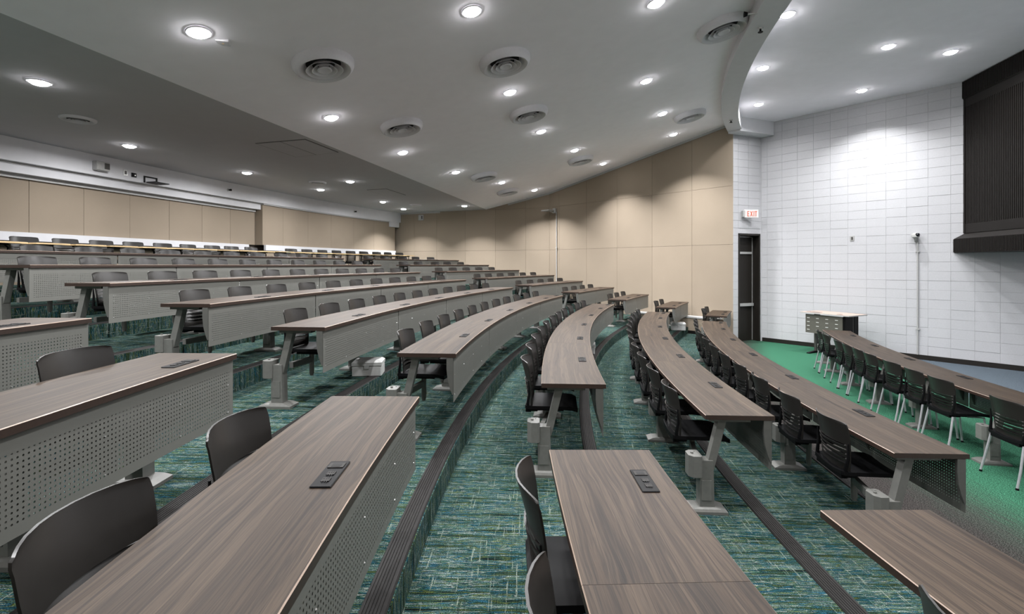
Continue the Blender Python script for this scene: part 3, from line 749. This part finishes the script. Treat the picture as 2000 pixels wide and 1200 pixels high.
fbox(5.10, 14.95, FZ(3), radians(-15), .42, .30, .24, 'white lidded box under the short desk near the low ledge')

# ------------------------------------------------------------------ exit sign, wall devices
def wall_frame(p, n):      # local x along the wall, y out of the wall
    return atan2(n[1], n[0]) - pi/2
ex = dpt(.36, .03); r = thing('exit_sign', 'white exit sign with red letters above the dark door', 'sign', (ex[0], ex[1], 3.84), radians(2))
lpart('housing', MB().bbox(0,-.10,0,.44,-.06,.25,.008), M['exitface'], r)
lpart('canopy', MB().box(-.04,-.13,.03,.0,.03,.22), M['whiteplastic'], r)
def letters(parent, x0, z0, h, y):
    st = .020; w = .062
    def bars(name, L_):
        mb = MB()
        for a, b, c, d in L_: mb.hexa([(a[0],y,a[1]),(b[0],y,b[1]),(b[0],y+.004,b[1]),(a[0],y+.004,a[1])], [(d[0],y,d[1]),(c[0],y,c[1]),(c[0],y+.004,c[1]),(d[0],y+.004,d[1])])
        lpart(name, mb, M['red'], parent)
    def rc(x, z, w_, h_): return ((x,z),(x+w_,z),(x+w_,z+h_),(x,z+h_))
    x = x0; bars('letter', [rc(x,z0,st,h), rc(x,z0,w,st), rc(x,z0+h/2-st/2,w*.85,st), rc(x,z0+h-st,w,st)])
    x += w+.026; bars('letter', [((x,z0),(x+st,z0),(x+w+st,z0+h),(x+w,z0+h)), ((x+w,z0),(x+w+st,z0),(x+st,z0+h),(x,z0+h))])
    x += w+.046; bars('letter', [rc(x,z0,st,h)])
    x += st+.022; bars('letter', [rc(x+w/2-st/2,z0,st,h), rc(x,z0+h-st,w,st)])
letters(r, .085, .045, .16, -.106)
# dome camera and conduit on the block wall
def on_white(s, off=0): p = wpt(s, off); return p
sc = (10.3-WO[0])/WD[0]; p = on_white(sc, .012); az = atan2(-.642, -.767) - pi/2
r = thing('dome_camera', 'white dome camera with black lens on the block wall', 'camera', (p[0], p[1], 3.0), az)
lpart('mount', MB().tube([(0,-.01,0),(0,.03,.0),(0,.07,.08),(0,.075,.15)], [.03,.035,.045,.05], 12), M['whiteplastic'], r, True)
lpart('shell', MB().disc((0,.10,.12), [(.03,.09),(.075,.07),(.09,.03),(.085,-.02),(.05,-.035)], 20), M['whiteplastic'], r, True)
lpart('lens_dome', MB().disc((-.045,.135,.155), [(.02,.045),(.045,.035),(.058,.0),(.045,-.035),(.02,-.045)], 16), M['glassdark'], r, True)
sp = thing('conduit', 'white conduit running down the block wall below the camera', 'conduit', (*on_white(sc+.03, .012), 0), az)
lpart('pipe', MB().tube([(0,.015,.12),(0,.015,3.0)], .016, 10), M['whiteplastic'], sp, True)
for z in (.75, 2.72): lpart('clip', MB().box(-.04,0,z,.04,.034,z+.03), M['whiteplastic'], sp)
p = on_white((9.41-WO[0])/WD[0], .0); r = thing('wall_plate', 'small grey outlet plate on the white block wall', 'plate', (p[0], p[1], 3.06), az)
lpart('plate', MB().bbox(-.05,0,0,.05,.012,.14,.003), M['alu'], r); lpart('insert', MB().box(-.02,.012,.03,.02,.018,.11), M['steel_dark'], r)
# wireless unit and conduit on the beige wall
n1 = (-.737, -.676); az1 = atan2(n1[1], n1[0]) - pi/2
r = thing('wireless_unit', 'white wireless unit on an arm high on the beige wall', 'antenna', (1.80, 20.28, 4.55), az1)
lpart('plate_body', MB().bbox(-.02,.10,.08,.42,.42,.13,.01), M['whiteplastic'], r); lpart('arm', MB().tube([(0,0,0),(0,.12,.02),(.1,.22,.08)], .02, 8), M['alu'], r)
lpart('junction', MB().bbox(-.07,0,.0,.07,.09,.2,.006), M['whiteplastic'], r)
r = thing('conduit', 'thin white conduit on the beige wall below the wireless unit', 'conduit', (1.86, 20.22, 1.7), az1)
lpart('pipe', MB().tube([(0,.02,0),(0,.02,2.9)], .018, 8), M['whiteplastic'], r, True)
lpart('clip', MB().box(-.04,0,1.4,.04,.04,1.43), M['whiteplastic'], r)
n2 = (-.349, -.937); az2 = atan2(n2[1], n2[0]) - pi/2
r = thing('alarm_strobe', 'white square alarm strobe near the top of the beige wall', 'alarm', (-4.23, 22.70, 4.47), az2)
lpart('base', MB().bbox(-.13,0,0,.13,.05,.26,.008), M['whiteplastic'], r); lpart('lens', MB().box(-.02,.05,.05,.06,.07,.21), M['alu'], r)
lpart('grille', MB().box(-.09,.05,.06,-.04,.06,.2), M['steel_dark'], r)
# devices on the rear fascia
def on_fascia(t): 
    p = Q(t, rear_d(t)); q = Q(t+.05, rear_d(t+.05)); return p, atan2(q[1]-p[1], q[0]-p[0]) + pi
def fas(t, z, name, label, cat):
    p, az = on_fascia(t); return thing(name, label, cat, (p[0], p[1], z), az)
# local -y... the frame's +y looks away from the wall
r = fas(.25, 4.50, 'speaker_horn', 'beige boxed speaker horn on the white rear fascia', 'speaker')
lpart('box', MB().bbox(-.14,-.01,0,.14,.14,.20,.01), M['alu'], r); lpart('horn_mouth', MB().box(-.12,.14,.04,-.02,.16,.17), M['steel_dark'], r)
r = fas(.85, 4.50, 'wall_plate', 'small grey plate on the rear fascia beside the horn', 'plate'); lpart('plate', MB().bbox(-.05,0,0,.05,.012,.14,.003), M['alu'], r); lpart('insert', MB().box(-.02,.012,.03,.02,.018,.11), M['steel_dark'], r)
r = fas(1.05, 4.50, 'connector_plate', 'small black connector plate on the rear fascia', 'plate'); lpart('plate', MB().bbox(-.06,0,0,.06,.02,.10,.003), M['plastic_black'], r); lpart('jack', MB().box(-.03,.02,.03,.0,.03,.06), M['alu'], r)
r = fas(1.45, 4.42, 'bracket_shelf', 'black bracket with small shelf on the white rear fascia', 'bracket')
mb = MB(); mb.box(-.20,.0,0,-.17,.02,.16); mb.box(.12,0,.0,.15,.02,.16); mb.box(-.2,0,.13,.15,.02,.16); lpart('frame', mb, M['plastic_black'], r)
lpart('shelf', MB().box(-.28,.02,.0,.10,.30,.02), M['plastic_black'], r)
for t, lb in ((3.91, 'tiny dark sprinkler head on the rear fascia above the notch'), (10.04, 'tiny dark sprinkler head on the fascia near the far corner')):
    r = fas(t, 4.62, 'sprinkler', lb, 'sprinkler'); lpart('escutcheon', MB().tube([(0,0,0),(0,.02,0)], .05, 10), M['alu'], r); lpart('head', MB().tube([(0,.02,0),(0,.10,0)], [.02,.035], 8), M['plastic_black'], r)

# ------------------------------------------------------------------ round ceiling diffusers
SL = math.atan(.207)
def diffuser(x, y, label, big=True, group='large round ceiling diffusers', z=None, r0=.42):
    zc = main_ceil(x, y) if z is None else z
    r = thing('ceiling_diffuser', label, 'diffuser', (x, y, zc), 0, group)
    if z is None:
        ux, uy = .975, -.222
        from mathutils import Vector
        nrm_ = Vector((ux*math.sin(SL), uy*math.sin(SL), -math.cos(SL)))*-1
        nrm_ = Vector((-ux*math.sin(SL), -uy*math.sin(SL), math.cos(SL)))
        r.rotation_mode = 'QUATERNION'; r.rotation_quaternion = Vector((0,0,1)).rotation_difference(nrm_)
    q = r0/.42; d = 1 if z is None else .35
    ringp = [(.42,.0),(.412,-.06),(.390,-.10),(.355,-.122),(.342,-.120),(.30,-.085),(.235,-.02)]
    if big not in DM: 
        DM[big] = (MB().disc((0,0,0), [(a*q, b*d) for a, b in ringp], 40, 0, False).mesh('outer_ring', M['grille'], (0,0,0), True),
            MB().disc((0,0,0), [(.25*q,-.018),(.25*q,-.010)], 32).mesh('duct', M['void']),
            [MB().disc((0,0,0), [(a*q,-.035*d),(b*q,-.118*d),((b+.005)*q,-.118*d),((a+.004)*q,-.035*d)], 32, 0, False).mesh('cone_ring', M['grille'], (0,0,0), True) for a, b in ((.15,.245),(.09,.165))],
            MB().disc((0,0,0), [(.05*q,-.03*d),(.102*q,-.112*d),(.085*q,-.118*d),(.05*q,-.095*d),(.02*q,-.09*d)], 24).mesh('centre_cone', M['grille'], (0,0,0), True))
    o, dct, cr, cc = DM[big]
    link('outer_ring', o, r); link('duct', dct, r)
    for c in cr: link('cone_ring', c, r)
    link('centre_cone', cc, r); return r
DM = {}
VL = [(-2.64,6.81,'large round diffuser at the upper left, largest in the picture'), (-2.20,9.7,'round diffuser left of centre, second in the rear line'), (-.88,15.23,'round diffuser, third in the rear line, far along the ceiling'), (-.15,18.4,'round diffuser farthest away, last in the rear line'),
      (-.12,7.82,'large round diffuser at the upper centre, nearest of its line'), (.35,10.43,'round diffuser directly beyond the large upper centre one'), (2.2,15.65,'round diffuser near the beige wall in the centre line'),
      (3.53,8.17,'large round diffuser touching the curved beam'), (4.77,13.07,'round diffuser near the far end of the curved beam')]
for x, y, lb in VL: diffuser(x, y, lb)
for x, y, lb in ((-7.27,8.16,'flat round diffuser on the low rear ceiling at the left'), (-5.76,14.43,'flat round diffuser on the low rear ceiling, middle one'), (-3.92,19.83,'flat round diffuser on the low rear ceiling near the corner')):
    diffuser(x, y, lb, False, 'small flat diffusers of the rear ceiling', 4.85, .25)
# access panels in the low ceiling
def access(pts, split, label):
    c = pts[0]; r = thing('access_panel', label, 'hatch', (c[0], c[1], 4.85))
    def quad(p, z0, z1, mi=0): return MB().hexa([(*q, z0) for q in p], [(*q, z1) for q in p], mi)
    cx = sum(p[0] for p in pts)/4; cy = sum(p[1] for p in pts)/4
    part('frame', quad([(cx+(p[0]-cx)*1.02, cy+(p[1]-cy)*1.02) for p in pts], 4.843, 4.86), M['steel_dark'], r)
    k = 2 if split else 1
    for j in range(k):
        f0, f1 = j/k, (j+1)/k; lerp = lambda a, b, f_: (a[0]+(b[0]-a[0])*f_, a[1]+(b[1]-a[1])*f_)
        q = [lerp(pts[0], pts[1], f0+.008), lerp(pts[0], pts[1], f1-.008), lerp(pts[3], pts[2], f1-.008), lerp(pts[3], pts[2], f0+.008)]
        mx = sum(a[0] for a in q)/4; my = sum(a[1] for a in q)/4
        part('hatch', quad([(mx+(a[0]-mx)*.975, my+(a[1]-my)*.975) for a in q], 4.838, 4.85), M['ceil_low'], r)
access([(-5.16,9.81),(-4.03,9.49),(-3.78,10.57),(-4.90,11.02)], True, 'double access hatch in the low rear ceiling')
access([(-4.73,15.9),(-4.04,15.69),(-3.73,17.07),(-4.46,17.45)], False, 'single access hatch in the low rear ceiling, farther away')
r = thing('occupancy_sensor', 'small flat square sensor beside the left downlight', 'sensor', (-3.50, 5.90, main_ceil(-3.50, 5.90)), radians(20))
lpart('plate', MB().bbox(-.07,-.07,-.012,.07,.07,.03,.003), M['grille'], r); lpart('eye', MB().disc((0,0,-.016), [(.012,0),(.012,.006)], 8), M['maple'], r)
# sprinklers on the beam
for (R_, a, z, lb) in ((24.38, 13.0, 6.275, 'dark sprinkler head under the beam, nearer one'), (24.38, 26.9, 6.418, 'dark sprinkler head under the beam, farther one')):
    p = P(R_, a, z); r = thing('sprinkler', lb, 'sprinkler', p)
    lpart('escutcheon', MB().disc((0,0,0), [(.05,.01),(.04,-.02)], 12), M['alu'], r); lpart('head', MB().disc((0,0,0), [(.015,-.02),(.015,-.06),(.04,-.062),(.04,-.07)], 10), M['plastic_black'], r)
p = P(24.62, 11.8, 6.28); r = thing('sprinkler', 'dark sidewall sprinkler between the diffuser and the beam', 'sprinkler', p, -radians(11.8))
lpart('pipe', MB().tube([(.06,0,0),(-.08,0,0)], .015, 8), M['alu'], r); lpart('head', MB().tube([(-.08,0,0),(-.13,0,0),(-.132,0,0)], [.03,.045,.02], 8), M['plastic_black'], r)

# ------------------------------------------------------------------ downlights
ring_me = MB().disc((0,0,0), [(.135,.0),(.13,-.012),(.112,-.014),(.108,.0)], 28, 0, False).mesh('trim_ring', M['grille'], (0,0,0), True)
lens_me = MB().disc((0,0,0), [(.03,-.046),(.075,-.040),(.103,-.022),(.108,-.004)][::-1], 28).mesh('lens', M['lens'])
def lamp_data(w, spread):
    d = bpy.data.lights.new('downlight_lamp', 'AREA'); d.shape = 'DISK'; d.size = .20; d.energy = w; d.spread = radians(spread); d.color = (.985, .985, 1); return d
LD = lamp_data(LAMP_W, LAMP_SPREAD); LR = lamp_data(LAMP_W*.68, 174); LS = lamp_data(LAMP_W*.55, LAMP_SPREAD); LWALL = lamp_data(LAMP_W*.95, 110); LPOOL = lamp_data(LAMP_W*.72, 120)
def downlight(x, y, z, label, slope=False, data=None, group='round recessed downlights'):
    r = thing('downlight', label, 'light', (x, y, z-.004), 0, group)
    if slope:
        from mathutils import Vector
        nrm_ = Vector((-.975*math.sin(SL), .222*math.sin(SL), math.cos(SL)))
        r.rotation_mode = 'QUATERNION'; r.rotation_quaternion = Vector((0,0,1)).rotation_difference(nrm_)
    link('trim_ring', ring_me, r); link('lens', lens_me, r)
    l = bpy.data.objects.new('lamp', data or LD); COL.objects.link(l); l.location = (x, y, z-.06)
    return r
ML = [[(-3.61,5.61),(-3.21,8.65),(-2.55,11.37),(-1.63,14.11),(-.35,16.69),(.89,19.26)],
      [(-.52,6.28),(-.04,9.12),(.71,11.89),(1.84,14.33),(3.17,16.93)],
      [(2.07,6.99),(2.74,9.94),(3.84,12.43),(4.91,14.82)]]
LN = ['rear line', 'centre line', 'line nearest the beam']
for li, line in enumerate(ML):
    for k, (x, y) in enumerate(line): downlight(x, y, main_ceil(x, y), 'round downlight in the sloped ceiling, %s of the %s' % (ORD[k], LN[li]), True, LWALL if k == len(line)-1 else None)
for k, (x, y) in enumerate([(-6.31,6.5),(-7.84,9.98),(-7.03,12.91),(-4.74,14.25),(-6.21,15.8),(-5.0,18.87),(-4.74,21.28),(-1.97,20.17)]):
    downlight(x, y, 4.85, 'round downlight in the low rear ceiling, %s from the left' % ORD[k], False, LWALL if k > 5 else LR)
SLB = ['partly hidden behind the beam at the top','upper right, left of the topmost pair','farthest right, above the black enclosure','middle one beside the beam','nearest the white block wall','last one above the door']
for k, (x, y) in enumerate([(4.85,8.57),(7.6,9.83),(9.09,10.09),(5.62,10.9),(8.84,12.31),(6.77,13.37)]):
    downlight(x, y, 6.82, 'round downlight in the stage ceiling, %s' % SLB[k], False, LPOOL if k == 4 else LS)
# the same lamps go on over the near half of the hall, outside the picture
def bare(x, y, z, d):
    l = bpy.data.objects.new('lamp', d); COL.objects.link(l); l.location = (x, y, z-.06)
for x, y in [p for l_ in ML for p in l_]:
    t, d = td(x, y)
    if t > 8 and d > 29: q = Q(-t, d); bare(q[0], q[1], main_ceil(q[0], q[1]), LD)
for t, d in ((-4.6,25.4),(-7.2,24.6),(-5.4,28.2),(-6.6,31.2),(-6.4,34.4)): q = Q(t, d); bare(q[0], q[1], max(4.85, main_ceil(q[0], q[1])), LD)
for t, d in ((-5.5,36),(-8.4,35.5)): q = Q(t, d); bare(q[0], q[1], 4.85, LR)
for t, d in ((-2.8,21.3),(-3.4,23.4),(-5.5,20.6),(0,18.5),(-6,23)): q = Q(t, d); bare(q[0], q[1], 6.82, LS)
